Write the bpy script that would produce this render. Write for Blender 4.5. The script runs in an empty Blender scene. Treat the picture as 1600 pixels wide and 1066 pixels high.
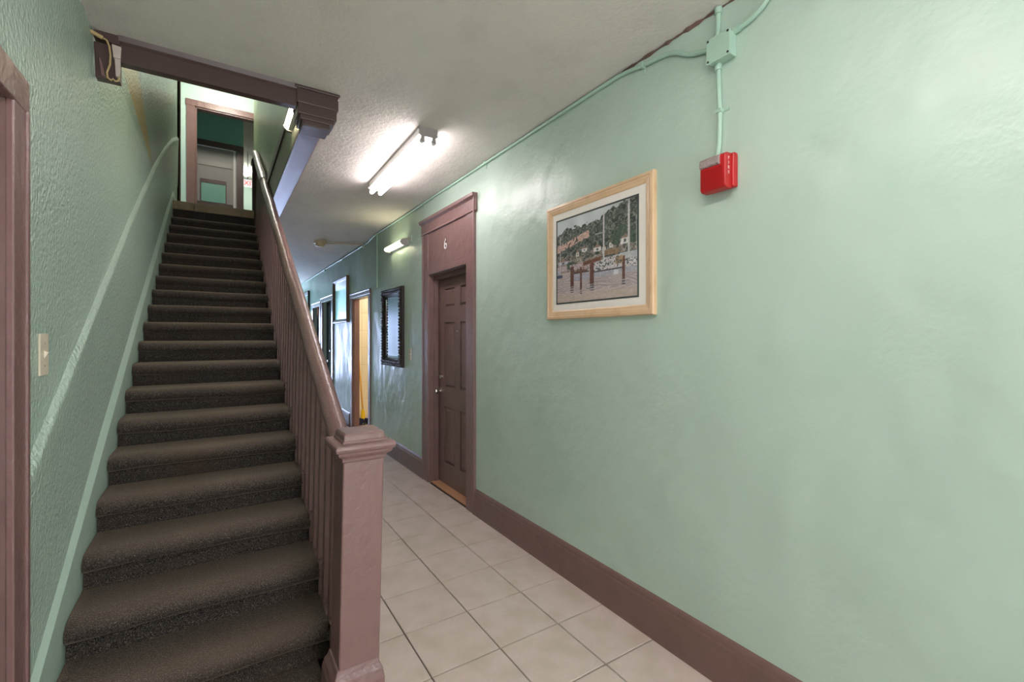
import bpy, bmesh, math, random
import numpy as np
from mathutils import Vector
random.seed(7)
S = bpy.context.scene
C = S.collection
R = math.radians

# ------------------------------------------------------------------ camera, world, light, exposure
cam_d = bpy.data.cameras.new('camera')
cam = bpy.data.objects.new('camera', cam_d); C.objects.link(cam)
cam.location = (0, 0, 1.408)
cam.rotation_euler = (R(90), 0, -0.57138)
cam_d.sensor_width = 36; cam_d.lens = 711.6 / 1600 * 36
cam_d.shift_y = -(533 - 526.54) / 1600
cam_d.clip_start = 0.02
S.camera = cam
w = bpy.data.worlds.new('world'); S.world = w; w.use_nodes = True
w.node_tree.nodes['Background'].inputs[0].default_value = (0.75, 0.85, 1, 1)
w.node_tree.nodes['Background'].inputs[1].default_value = 0.3
S.view_settings.view_transform = 'Standard'; S.view_settings.look = 'None'
S.view_settings.exposure = 1.1; S.view_settings.gamma = 1; S.view_settings.use_curve_mapping = False
TUBE_MAIN = 13      # visible twin-tube ceiling fixture
TUBE_NEAR = 20      # its twin over the entrance, behind the camera
WALL_TUBE = 5
UP_TUBE = 18
DAY_END = 14         # daylight in the glazed end door of the corridor
FILL_FRONT = 4.4     # fill light from added glazed doors, unseen behind the camera
UP_LAMP = 95

# ------------------------------------------------------------------ constants
W = 1.712; WL = -0.462; ZC = 2.743
Y0, Z0, RUN, RISE = 1.8559, 0.2947, 0.23896, 0.13489
SL, SR = -0.4416, 0.360
PITCH = RISE / RUN
ZU = 2.955; YU = 6.40

# ------------------------------------------------------------------ materials
def lin(c):
    return tuple(((v / 255) / 12.92 if v / 255 <= .04045 else ((v / 255 + .055) / 1.055) ** 2.4) for v in c) + (1,)

def mat(name, col, rough=.5, bumps=(), var=None, metal=0, emit=None, sheen=0, spec=.5, coat=0, space='pos', stretch=(1, 1, 1), rvar=0):
    m = bpy.data.materials.new(name); m.use_nodes = True
    nt = m.node_tree; N = nt.nodes; L = nt.links
    b = N['Principled BSDF']
    b.inputs['Base Color'].default_value = lin(col); b.inputs['Roughness'].default_value = rough
    b.inputs['Metallic'].default_value = metal; b.inputs['Specular IOR Level'].default_value = spec
    b.inputs['Sheen Weight'].default_value = sheen; b.inputs['Coat Weight'].default_value = coat
    if emit:
        b.inputs['Emission Color'].default_value = lin(emit[0]); b.inputs['Emission Strength'].default_value = emit[1]
    src = None
    if bumps or var or rvar:
        if space == 'pos':
            g = N.new('ShaderNodeNewGeometry'); src = g.outputs['Position']
        else:
            g = N.new('ShaderNodeTexCoord'); src = g.outputs['Object']
        if stretch != (1, 1, 1):
            mp = N.new('ShaderNodeMapping'); mp.inputs['Scale'].default_value = stretch
            L.new(src, mp.inputs['Vector']); src = mp.outputs['Vector']
    prev = None
    for sc, dist, det in bumps:
        n = N.new('ShaderNodeTexNoise'); n.inputs['Scale'].default_value = sc; n.inputs['Detail'].default_value = det
        L.new(src, n.inputs['Vector'])
        bp = N.new('ShaderNodeBump'); bp.inputs['Strength'].default_value = 1; bp.inputs['Distance'].default_value = dist
        L.new(n.outputs['Fac'], bp.inputs['Height'])
        if prev: L.new(prev, bp.inputs['Normal'])
        prev = bp.outputs['Normal']
    if prev: L.new(prev, b.inputs['Normal'])
    cur = None
    for v in (var or ()):
        sc, c2, lo, hi = v
        n = N.new('ShaderNodeTexNoise'); n.inputs['Scale'].default_value = sc; n.inputs['Detail'].default_value = 4
        L.new(src, n.inputs['Vector'])
        r = N.new('ShaderNodeMapRange'); r.inputs[1].default_value = lo; r.inputs[2].default_value = hi
        L.new(n.outputs['Fac'], r.inputs[0])
        mx = N.new('ShaderNodeMix'); mx.data_type = 'RGBA'
        L.new(r.outputs[0], mx.inputs[0])
        if cur: L.new(cur, mx.inputs[6])
        else: mx.inputs[6].default_value = lin(col)
        mx.inputs[7].default_value = lin(c2)
        cur = mx.outputs[2]
    if cur: L.new(cur, b.inputs['Base Color'])
    if rvar:
        n = N.new('ShaderNodeTexNoise'); n.inputs['Scale'].default_value = 2.2; n.inputs['Detail'].default_value = 5
        L.new(src, n.inputs['Vector'])
        r = N.new('ShaderNodeMapRange'); r.inputs[1].default_value = .35; r.inputs[2].default_value = .65
        r.inputs[3].default_value = rough - rvar; r.inputs[4].default_value = rough + rvar
        L.new(n.outputs['Fac'], r.inputs[0]); L.new(r.outputs[0], b.inputs['Roughness'])
    return m

GREEN = (184, 206, 192)
M = {}
M['green'] = mat('green_wall_paint', GREEN, .36, [(2.2, .035, 2), (12, .0035, 3), (50, .0012, 3)], [(1.6, (172, 200, 182), .5, .75)], rvar=.06)
M['green_flat'] = mat('green_trim_paint', (184, 212, 198), .36, [(18, .003, 3)])
M['green_pipe'] = mat('green_painted_metal', (172, 204, 186), .35, [(40, .001, 2)], space='obj')
M['ceil'] = mat('ceiling_paint', (222, 217, 209), .75, [(3, .012, 2), (45, .004, 4), (160, .0015, 2)], [(5, (214, 209, 201), .5, .7)], spec=.3)
M['mauve'] = mat('mauve_gloss_paint', (131, 102, 99), .30, [(10, .005, 3), (60, .0022, 3)], [(9, (126, 98, 95), .5, .75)], spec=.5)
M['mauve_dark'] = mat('dark_mauve_paint', (122, 97, 92), .38, [(12, .003, 2)], [(7, (112, 88, 83), .5, .75)])
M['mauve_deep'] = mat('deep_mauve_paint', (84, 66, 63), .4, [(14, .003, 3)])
M['base'] = mat('baseboard_paint', (122, 95, 88), .36, [(6, .006, 2), (60, .0008, 2)], [(8, (112, 86, 79), .5, .8)])
M['grout'] = mat('grout', (84, 72, 64), .9)
M['tile'] = mat('floor_tile', (216, 200, 192), .32, [(30, .0008, 4)], [(7, (202, 187, 174), .42, .7), (60, (205, 192, 182), .55, .75)])
M['carpet'] = mat('charcoal_carpet', (60, 56, 54), 1, [(200, .0035, 2)],
                  [(230, (26, 24, 24), .46, .62), (310, (128, 118, 107), .54, .70), (2.6, (72, 60, 50), .5, .9)], sheen=.4, spec=.05)
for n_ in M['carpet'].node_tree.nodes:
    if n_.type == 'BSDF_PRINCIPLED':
        nt_ = M['carpet'].node_tree; at_ = nt_.nodes.new('ShaderNodeAttribute'); at_.attribute_name = 'painted_tread_light'      # light on the treads painted into the pile colour
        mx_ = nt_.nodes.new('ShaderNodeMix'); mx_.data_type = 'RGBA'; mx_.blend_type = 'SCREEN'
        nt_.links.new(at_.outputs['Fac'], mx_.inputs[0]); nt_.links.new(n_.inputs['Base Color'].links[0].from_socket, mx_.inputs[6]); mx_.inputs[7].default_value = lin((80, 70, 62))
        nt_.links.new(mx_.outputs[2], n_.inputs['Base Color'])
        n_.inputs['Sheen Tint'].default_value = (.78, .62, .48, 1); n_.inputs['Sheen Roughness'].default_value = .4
M['wood'] = mat('tan_wood', (158, 138, 108), .45, [(30, .001, 3)], [(9, (130, 112, 86), .5, .7)])
M['rawwood'] = mat('raw_pale_wood', (206, 192, 184), .7, [(50, .002, 3)])
M['threshold'] = mat('orange_wood', (196, 148, 112), .5, [(40, .001, 2)])
M['white'] = mat('white_enamel', (222, 220, 218), .35)
M['grey'] = mat('grey_enamel', (160, 156, 152), .4)
M['ivory'] = mat('ivory_plastic', (220, 212, 192), .35)
M['red'] = mat('red_plastic', (184, 26, 30), .35)
M['lens'] = mat('strobe_lens', (158, 142, 140), .15, [(120, .004, 1)], spec=.8)
M['chrome'] = mat('chrome', (220, 215, 208), .15, metal=1)
M['black'] = mat('black_carved_wood', (34, 27, 24), .4, [(90, .006, 3)], [(60, (70, 55, 42), .6, .75)])
M['mirror'] = mat('mirror_glass', (222, 228, 232), .03, metal=1)
M['oak'] = mat('pale_wood_frame', (222, 190, 152), .36, [(30, .0006, 2)], [(12, (208, 172, 132), .5, .75)])
M['brownframe'] = mat('brown_wood_frame', (112, 86, 62), .35)
M['matboard'] = mat('mat_board', (252, 247, 240), .8)
M['matline'] = mat('mat_line', (70, 80, 78), .7)
M['darkdoor'] = mat('dark_brown_door', (36, 28, 27), .6, [(12, .002, 2)], spec=.2)
M['ink'] = mat('number_black', (28, 24, 26), .5)
M['numwhite'] = mat('number_white', (238, 236, 234), .4)
M['cream'] = mat('cream_wall_tile', (246, 236, 214), .35)
M['creamline'] = mat('cream_grout', (222, 206, 178), .8)
M['yellow'] = mat('yellow_plastic', (244, 206, 30), .4)
M['ywood'] = mat('mop_wood', (226, 170, 70), .45)
M['blue'] = mat('blue_mop_yarn', (34, 44, 82), .9, [(200, .01, 1)])
M['mint'] = mat('mint_wall_paint', (204, 232, 224), .4, [(14, .003, 2)])
M['teal'] = mat('teal_wall_paint', (128, 186, 172), .45)
M['greydoor'] = mat('grey_door_paint', (150, 148, 146), .45)
M['fascia'] = mat('grey_green_fascia', (128, 134, 116), .45, [(20, .003, 2)])
M['soffit'] = mat('mauve_soffit', (120, 106, 124), .42, [(14, .002, 2)])
M['railgrey'] = mat('grey_gloss_rail', (140, 136, 138), .34, [(40, .002, 2)])
M['cable'] = mat('old_yellow_cable', (196, 170, 122), .5)
M['plate'] = mat('cream_detector', (206, 190, 160), .4)
M['orange'] = mat('orange_ribbon', (200, 108, 48), .6)
M['exitface'] = mat('exit_face', (240, 238, 236), .4, emit=((240, 236, 236), .5))
M['exitred'] = mat('exit_red', (220, 60, 40), .4, emit=((230, 60, 40), .8))
M['tube'] = mat('fluorescent_tube', (255, 255, 255), .3, emit=((255, 244, 247), TUBE_MAIN))
M['tube_near'] = mat('fluorescent_tube_near', (255, 255, 255), .3, emit=((255, 244, 244), TUBE_NEAR))
M['wtube'] = mat('wall_tube', (255, 255, 255), .3, emit=((255, 246, 206), WALL_TUBE))
M['utube'] = mat('stair_tube', (255, 255, 255), .3, emit=((255, 240, 200), UP_TUBE))
M['daylight'] = mat('daylit_pane', (200, 210, 230), .1, emit=((196, 210, 255), DAY_END))
M['fill_f'] = mat('front_fill_pane', (200, 210, 230), .1, emit=((250, 246, 250), FILL_FRONT))
M['bulb'] = mat('lamp_globe', (255, 255, 255), .3, emit=((255, 246, 232), UP_LAMP))
M['bulb_warm'] = mat('warm_lamp_globe', (255, 255, 255), .3, emit=((255, 240, 218), 95))

# left wall: stippled gloss paint with warm lamp light painted as a yellow band above the stairs
def left_wall_mat():
    m = mat('stippled_green_paint', (180, 205, 191), .24, [(3, .008, 2), (72, .0085, 2)], stretch=(1, 1.1, .85))
    nt = m.node_tree; N = nt.nodes; L = nt.links; b = N['Principled BSDF']
    g = N.new('ShaderNodeNewGeometry'); sp = N.new('ShaderNodeSeparateXYZ'); L.new(g.outputs['Position'], sp.inputs[0])
    nz = N.new('ShaderNodeTexNoise'); nz.inputs['Scale'].default_value = 3; nz.inputs['Detail'].default_value = 4
    def math_(op, a, b_):
        n = N.new('ShaderNodeMath'); n.operation = op
        for i, v in enumerate((a, b_)):
            if isinstance(v, (int, float)): n.inputs[i].default_value = v
            else: L.new(v, n.inputs[i])
        return n.outputs[0]
    def rng(v, a, b_):
        n = N.new('ShaderNodeMapRange'); n.interpolation_type = 'SMOOTHSTEP'
        n.inputs[1].default_value = a; n.inputs[2].default_value = b_; L.new(v, n.inputs[0]); return n.outputs[0]
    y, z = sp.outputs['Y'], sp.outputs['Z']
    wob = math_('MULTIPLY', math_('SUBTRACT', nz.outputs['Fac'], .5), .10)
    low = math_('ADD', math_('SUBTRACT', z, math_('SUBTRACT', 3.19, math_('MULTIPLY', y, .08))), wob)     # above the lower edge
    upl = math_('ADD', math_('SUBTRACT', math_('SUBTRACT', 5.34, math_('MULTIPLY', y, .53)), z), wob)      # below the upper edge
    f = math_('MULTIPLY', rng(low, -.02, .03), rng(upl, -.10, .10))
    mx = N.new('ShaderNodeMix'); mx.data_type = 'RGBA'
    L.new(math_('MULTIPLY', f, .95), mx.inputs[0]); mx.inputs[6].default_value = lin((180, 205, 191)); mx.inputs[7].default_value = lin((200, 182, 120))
    L.new(mx.outputs[2], b.inputs['Base Color'])
    return m
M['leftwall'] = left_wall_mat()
M['stairwall'] = mat('streaky_green_paint', (150, 166, 128), .3, [(26, .012, 3), (90, .005, 3)], stretch=(1, 2.2, .25))

def glass_mat():
    m = bpy.data.materials.new('picture_glass'); m.use_nodes = True
    nt = m.node_tree; N = nt.nodes; L = nt.links
    N.remove(N['Principled BSDF'])
    t = N.new('ShaderNodeBsdfTransparent'); g = N.new('ShaderNodeBsdfGlossy'); g.inputs['Roughness'].default_value = .05
    lw_ = N.new('ShaderNodeLayerWeight'); pw_ = N.new('ShaderNodeMath'); pw_.operation = 'POWER'; pw_.inputs[1].default_value = 5
    L.new(lw_.outputs['Facing'], pw_.inputs[0]); f = N.new('ShaderNodeMath'); f.operation = 'MULTIPLY_ADD'; f.inputs[1].default_value = .95; f.inputs[2].default_value = .035
    L.new(pw_.outputs[0], f.inputs[0])
    mx = N.new('ShaderNodeMixShader'); L.new(f.outputs[0], mx.inputs[0]); L.new(t.outputs[0], mx.inputs[1]); L.new(g.outputs[0], mx.inputs[2])
    L.new(mx.outputs[0], N['Material Output'].inputs['Surface'])
    return m
M['glass'] = glass_mat()

# ------------------------------------------------------------------ mesh builder
class MB:
    def __init__(s): s.v = []; s.f = []
    def add(s, vs, fs):
        o = len(s.v); s.v += [tuple(v) for v in vs]; s.f += [tuple(i + o for i in f) for f in fs]; return s
    def box(s, x0, x1, y0, y1, z0, z1):
        x0, x1 = sorted((x0, x1)); y0, y1 = sorted((y0, y1)); z0, z1 = sorted((z0, z1))
        return s.add([(x0, y0, z0), (x1, y0, z0), (x1, y1, z0), (x0, y1, z0), (x0, y0, z1), (x1, y0, z1), (x1, y1, z1), (x0, y1, z1)],
                     [(3, 2, 1, 0), (4, 5, 6, 7), (0, 1, 5, 4), (1, 2, 6, 5), (2, 3, 7, 6), (3, 0, 4, 7)])
    def hexa(s, bottom, top):
        return s.add(list(bottom) + list(top), [(3, 2, 1, 0), (4, 5, 6, 7), (0, 1, 5, 4), (1, 2, 6, 5), (2, 3, 7, 6), (3, 0, 4, 7)])
    def prism(s, poly, axis, a, b):
        def P(u, v, t): return {'x': (t, u, v), 'y': (u, t, v), 'z': (u, v, t)}[axis]
        n = len(poly)
        return s.add([P(u, v, a) for u, v in poly] + [P(u, v, b) for u, v in poly],
                     [tuple(range(n))[::-1], tuple(range(n, 2 * n))] + [(i, (i + 1) % n, n + (i + 1) % n, n + i) for i in range(n)])
    def tube(s, pts, r, n=10, cap=True):
        pts = [Vector(p) for p in pts]; rings = []
        ref = None
        for i, p in enumerate(pts):
            d = (pts[min(i + 1, len(pts) - 1)] - pts[max(i - 1, 0)]).normalized()
            if ref is None: ref = d.orthogonal().normalized()
            ref = (ref - d * ref.dot(d)).normalized(); b = d.cross(ref)
            rr = r[i] if isinstance(r, (list, tuple)) else r
            rings.append([p + (ref * math.cos(2 * math.pi * k / n) + b * math.sin(2 * math.pi * k / n)) * rr for k in range(n)])
        vs = [v for q in rings for v in q]; fs = []
        for i in range(len(pts) - 1):
            for k in range(n):
                k2 = (k + 1) % n; fs.append((i * n + k, i * n + k2, (i + 1) * n + k2, (i + 1) * n + k))
        if cap: fs += [tuple(range(n))[::-1], tuple(range((len(pts) - 1) * n, len(pts) * n))]
        return s.add(vs, fs)
    def blob(s, c, r, n=8, m=6):
        rx, ry, rz = r if isinstance(r, (tuple, list)) else (r, r, r); vs = []; fs = []
        for i in range(m + 1):
            t = math.pi * i / m
            for k in range(n):
                a = 2 * math.pi * k / n; q = max(math.sin(t), .02)
                vs.append((c[0] + rx * q * math.cos(a), c[1] + ry * q * math.sin(a), c[2] + rz * math.cos(t)))
        for i in range(m):
            for k in range(n):
                k2 = (k + 1) % n; fs.append((i * n + k, (i + 1) * n + k, (i + 1) * n + k2, i * n + k2))
        fs += [tuple(range(n)), tuple(range(m * n, m * n + n))[::-1]]
        return s.add(vs, fs)
    def build(s, name, m, parent=None, bevel=0, smooth=False, seg=2):
        a = np.array(s.v); o = (a.min(0) + a.max(0)) / 2; o[2] = a[:, 2].min()
        me = bpy.data.meshes.new(name); me.from_pydata([tuple(p) for p in (a - o)], [], s.f)
        bm = bmesh.new(); bm.from_mesh(me); bmesh.ops.recalc_face_normals(bm, faces=bm.faces); bm.to_mesh(me); bm.free()
        me.materials.append(m if not isinstance(m, str) else M[m])
        ob = bpy.data.objects.new(name, me); C.objects.link(ob)
        if smooth:
            for p in me.polygons: p.use_smooth = True
            if smooth != 'all':
                me.set_sharp_from_angle(angle=R(40))
        if bevel:
            bv = ob.modifiers.new('bevel', 'BEVEL'); bv.width = bevel; bv.segments = seg; bv.limit_method = 'ANGLE'; bv.angle_limit = R(35)
        pw = Vector((0, 0, 0)); q = parent
        while q is not None: pw += q.location; q = q.parent
        ob.location = Vector(o) - pw
        if parent: ob.parent = parent
        return ob

def tag(o, label, cat, group=None, kind=None):
    o['label'] = label; o['category'] = cat
    if group: o['group'] = group
    if kind: o['kind'] = kind
    return o
def empty(name, loc, label, cat, group=None, kind=None):
    o = bpy.data.objects.new(name, None); C.objects.link(o); o.location = loc; o.empty_display_size = .1
    return tag(o, label, cat, group, kind)
def struct(o, label, cat): return tag(o, label, cat, None, 'structure')
def text(body, m, parent, loc, rot, size, name, depth=.001, off=0):
    cu = bpy.data.curves.new(name, 'FONT'); cu.body = body; cu.size = size; cu.align_x = 'CENTER'; cu.align_y = 'CENTER'
    cu.extrude = depth; cu.offset = off
    t = bpy.data.objects.new(name, cu); C.objects.link(t)
    bpy.context.view_layer.update()
    me = bpy.data.meshes.new_from_object(t)
    bpy.data.objects.remove(t)
    me.materials.append(M[m])
    ob = bpy.data.objects.new(name, me); C.objects.link(ob)
    pw = Vector((0, 0, 0)); q = parent
    while q is not None: pw += q.location; q = q.parent
    ob.location = Vector(loc) - pw; ob.rotation_euler = rot; ob.parent = parent
    return ob

# ------------------------------------------------------------------ floor and tiles
fl = MB().box(WL - .1, W + .12, -2.7, 14.1, -.12, -.008).build('floor', 'grout')
struct(fl, 'beige square ceramic tile floor with dark grout lines along the corridor', 'floor')
TX = 1.4001; TY = 2.4213; TS = .3302; G = .0028
def tile_mesh(w_, d_):
    bm = bmesh.new(); bmesh.ops.create_cube(bm, size=1)
    for v in bm.verts: v.co.x *= w_; v.co.y *= d_; v.co.z = v.co.z * .009 - .0045
    top = [e for e in bm.edges if all(v.co.z > -.001 for v in e.verts)]
    bmesh.ops.bevel(bm, geom=top, offset=.002, segments=1, affect='EDGES')
    me = bpy.data.meshes.new('tile'); bm.to_mesh(me); bm.free(); me.materials.append(M['tile']); return me
tcache = {}
cols = [(TX - k * TS, TX - (k - 1) * TS) for k in range(-1, 7)]
rows = [(TY + j * TS, TY + (j + 1) * TS) for j in range(-16, 36)]
for (y0, y1) in rows:
    for (x0, x1) in cols:
        xa = max(x0, .325 if (y0 > 1.55) else WL); xb = min(x1, W - .002)
        if y0 > 1.7: xa = max(x0, .402)
        if y0 > 6.6: xa = max(x0, .552)
        ya, yb = max(y0, -2.6), min(y1, 14.0)
        if xb - xa < .03 or yb - ya < .03: continue
        w_, d_ = round(xb - xa - 2 * G, 4), round(yb - ya - 2 * G, 4)
        if (w_, d_) not in tcache: tcache[(w_, d_)] = tile_mesh(w_, d_)
        t = bpy.data.objects.new('tile', tcache[(w_, d_)]); C.objects.link(t); t.parent = fl
        t.location = Vector(((xa + xb) / 2, (ya + yb) / 2, random.uniform(-.0006, .0006))) - fl.location

# ------------------------------------------------------------------ walls
T = .14
def wall_with_openings(name, m, x0, x1, spans, ops, z1):
    """spans along Y; ops = [(ya, yb, ztop)]"""
    b = MB(); y = spans[0]
    for ya, yb, zt in sorted(ops):
        b.box(x0, x1, y, ya, -.1, z1); b.box(x0, x1, ya, yb, zt, z1); y = yb
    b.box(x0, x1, y, spans[1], -.1, z1)
    return b
D6 = (3.335, 4.145, 2.02)
OD = (6.37, 7.28, 2.0)
DA = (8.80, 9.68, 2.09)
DB = (9.99, 10.75, 2.04)
wr = wall_with_openings('wall_right', 'green', W, W + T, (-2.6, 5.93), [D6], ZC)
W2 = W + .03
w2 = wall_with_openings('wall_right', 'green', W2, W2 + .10, (5.93, 14), [OD, DA, DB], ZC)
wr.add(w2.v, w2.f)
wr = wr.build('wall_right', 'green')
struct(wr, 'long glossy mint green plaster wall on the right of the corridor', 'wall')
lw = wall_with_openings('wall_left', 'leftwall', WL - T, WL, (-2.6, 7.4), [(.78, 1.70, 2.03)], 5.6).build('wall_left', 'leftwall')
struct(lw, 'stippled glossy mint green wall running up beside the carpeted stairs', 'wall')
# proud lower plaster with a rounded ledge parallel to the stairs (part of the left wall)
T2 = .10
def nose(y): return Z0 + PITCH * (y - Y0)
pts = [(1.80, 1.00), (1.887, 1.052), (2.386, 1.361), (3.553, 2.085), (4.817, 2.818), (5.8, 3.32), (6.6, 3.70), (7.38, 4.0)]
b = MB(); prof = [(.0, .026), (.002, .023), (.014, .004), (.0165, -.002), (.0172, -.010), (.015, -.04)]
vs = []; fs = []
fine = []
for i in range(len(pts) - 1):
    for k in range(8):
        t_ = k / 8; fine.append((pts[i][0] * (1 - t_) + pts[i + 1][0] * t_, pts[i][1] * (1 - t_) + pts[i + 1][1] * t_ + random.uniform(-.004, .004)))
fine.append(pts[-1])
for (y, z) in fine:
    for dx, dz in prof: vs.append((WL + dx, y, z + dz))
    vs.append((WL + .006, y, max(z - .62, .0)))
n = len(prof) + 1
for i in range(len(fine) - 1):
    for k in range(n - 1): fs.append((i * n + k, i * n + k + 1, (i + 1) * n + k + 1, (i + 1) * n + k))
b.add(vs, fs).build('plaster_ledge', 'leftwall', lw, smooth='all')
# partition under the stairs and on to the corridor end
ws = MB()
poly = [(1.62, 0), (6.6, 0), (6.6, 2.70)] + [(6.6, 2.70), (1.95, .10)]
ws.prism([(2.14, 0), (6.62, 0), (6.62, 2.50), (6.52, 2.49)], 'x', .375, .405)
ws.box(.42, .55, 6.62, 14, 0, ZC)
ws = ws.build('wall_stair_side', 'green_flat'); struct(ws, 'green partition closing the space below the stairs', 'wall')
# upper side wall of the stairwell, its moulding, fascia
uw = MB().box(.44, .56, 2.66, 7.9, 2.743, 5.6).build('wall_stairwell', 'stairwall')
struct(uw, 'streaky yellowish green wall above the handrail, upper storey', 'wall')
b = MB().prism([(.44, 2.745), (.432, 2.748), (.430, 2.990), (.44, 2.992)], 'y', 2.70, 6.6); b.build('floor_edge_fascia', 'fascia', uw)
b = MB().prism([(.44, 2.992), (.418, 2.992), (.416, 3.02), (.424, 3.04), (.422, 3.085), (.432, 3.11), (.44, 3.112)], 'y', 2.70, 7.6); b.build('skirting_moulding', 'mauve_deep', uw, smooth=True)
# end wall, front wall
ew = MB().box(.4, .75, 14, 14.12, 0, ZC).box(1.6, W2 + T, 14, 14.12, 0, ZC).box(.75, 1.6, 14, 14.12, 2.2, ZC).build('wall_far_end', 'green')
struct(ew, 'green wall closing the far end of the corridor', 'wall')
d = MB().box(.75, .83, 13.98, 14.06, 0, 2.2).box(1.52, 1.6, 13.98, 14.06, 0, 2.2).box(.83, 1.52, 13.98, 14.06, 2.1, 2.2).box(.83, 1.52, 13.98, 14.06, 0, .25).box(.83, 1.52, 13.98, 14.06, 1.0, 1.08).build('door_5', 'mauve')
struct(d, 'glazed door letting daylight into the far end of the corridor', 'door')
MB().box(.83, 1.52, 14.0, 14.01, .25, 1.0).build('pane', 'daylight', d); MB().box(.83, 1.52, 14.0, 14.01, 1.08, 2.1).build('pane', 'daylight', d)
fw = MB().box(WL - T, -.2, -2.72, -2.6, 0, ZC).box(1.3, W + T, -2.72, -2.6, 0, ZC).box(-.2, 1.3, -2.72, -2.6, 2.35, ZC).build('wall_front', 'green')
struct(fw, 'green wall around the added glazed fill door, behind the viewer', 'wall')
d = MB()
for x in (-.2, .51, 1.22): d.box(x, x + .08, -2.68, -2.6, 0, 2.35)
d.box(-.12, 1.22, -2.68, -2.6, 2.25, 2.35).box(-.12, 1.22, -2.68, -2.6, 0, .3)
d = d.build('door_6', 'mauve'); struct(d, 'added glazed double door giving fill light, unseen behind the viewer', 'door')
for x in (-.12, .59): MB().box(x, x + .63, -2.66, -2.65, .3, 2.25).build('pane', 'fill_f', d)  # glowing panes added as front fill, out of view

# ------------------------------------------------------------------ ceiling
cl = MB().box(WL - T, W2 + T, -2.7, 2.66, ZC, 2.95).box(.56, W2 + T, 2.66, 14.1, ZC, 2.95).box(WL - T, .56, 6.62, 14.1, ZC, 2.90).build('ceiling', 'ceil')
struct(cl, 'off white textured plaster ceiling with an opening over the stairs', 'ceiling')
b = MB(); vs = []; fs = []
for i in range(61):
    y = .55 + 1.55 * i / 60; q = random.uniform(.2, 1) * (1 - abs(i - 30) / 34)
    vs += [(W - .001, y, ZC - .0015 - .012 * q), (W - .004 - .016 * q, y, ZC - .0015)]
for i in range(60): fs.append((2 * i, 2 * i + 1, 2 * i + 3, 2 * i + 2))
b.add(vs, fs).build('peeling_paint', 'base', cl)
# header trim round the stair opening
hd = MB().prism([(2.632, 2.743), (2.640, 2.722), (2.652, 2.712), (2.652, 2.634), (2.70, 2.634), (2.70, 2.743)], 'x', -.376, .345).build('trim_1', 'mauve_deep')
struct(hd, 'dark mauve beam trim across the ceiling opening over the stairs', 'trim')
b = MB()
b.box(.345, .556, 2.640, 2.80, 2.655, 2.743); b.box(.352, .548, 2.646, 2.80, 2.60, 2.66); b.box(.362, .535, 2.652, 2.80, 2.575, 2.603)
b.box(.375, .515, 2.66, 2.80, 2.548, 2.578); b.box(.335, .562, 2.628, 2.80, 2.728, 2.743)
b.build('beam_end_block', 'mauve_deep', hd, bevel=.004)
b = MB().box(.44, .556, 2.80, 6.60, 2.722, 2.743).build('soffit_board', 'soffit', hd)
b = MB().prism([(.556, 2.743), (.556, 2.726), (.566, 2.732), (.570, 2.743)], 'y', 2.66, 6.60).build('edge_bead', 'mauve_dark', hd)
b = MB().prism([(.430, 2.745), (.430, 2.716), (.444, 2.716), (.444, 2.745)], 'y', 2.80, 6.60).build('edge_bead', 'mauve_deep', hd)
b = MB(); b.hexa([(-.455, 2.655, 2.545), (-.372, 2.655, 2.545), (-.372, 2.70, 2.545), (-.455, 2.70, 2.545)], [(-.460, 2.655, 2.70), (-.372, 2.655, 2.70), (-.372, 2.70, 2.70), (-.460, 2.70, 2.70)])
b.build('broken_end_block', 'mauve_deep', hd, bevel=.003)
b = MB().prism([(-.458, 2.743), (-.458, 2.712), (-.41, 2.705), (-.372, 2.700), (-.372, 2.743)], 'y', 2.640, 2.70); b.build('crown_end', 'mauve_deep', hd)
b = MB().hexa([(-.392, 2.638, 2.64), (-.368, 2.638, 2.64), (-.368, 2.655, 2.64), (-.392, 2.655, 2.64)], [(-.398, 2.638, 2.698), (-.366, 2.638, 2.694), (-.366, 2.655, 2.694), (-.398, 2.655, 2.698)])
b.hexa([(-.384, 2.638, 2.56), (-.374, 2.638, 2.56), (-.374, 2.655, 2.56), (-.384, 2.655, 2.56)], [(-.388, 2.638, 2.638), (-.368, 2.638, 2.638), (-.368, 2.655, 2.638), (-.388, 2.655, 2.638)])
o = b.build('wood_scrap', 'rawwood', hd); o['label'] = 'bare pale wood splinter at the broken end'
b = MB().hexa([(-.432, 2.636, 2.55), (-.418, 2.636, 2.545), (-.418, 2.652, 2.545), (-.432, 2.652, 2.55)], [(-.440, 2.640, 2.625), (-.436, 2.640, 2.625), (-.436, 2.652, 2.625), (-.440, 2.652, 2.625)])
b.build('splinter', 'mauve', hd)
# loose cable at the broken end
b = MB(); b.tube([(-.468, 2.61, 2.716), (-.455, 2.612, 2.713), (-.44, 2.615, 2.708), (-.425, 2.618, 2.704)], .0085, 8)
b.tube([(-.425, 2.618, 2.704), (-.412, 2.622, 2.700), (-.404, 2.624, 2.68), (-.400, 2.626, 2.64), (-.402, 2.628, 2.60), (-.412, 2.63, 2.565), (-.410, 2.628, 2.54), (-.398, 2.627, 2.532), (-.392, 2.627, 2.540), (-.384, 2.627, 2.532), (-.374, 2.627, 2.536), (-.372, 2.628, 2.552)], .004, 7)
o = b.build('loose_cable', 'cable', smooth='all'); tag(o, 'yellowed loose cable dangling at the broken left end of the stair beam', 'cable')

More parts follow.
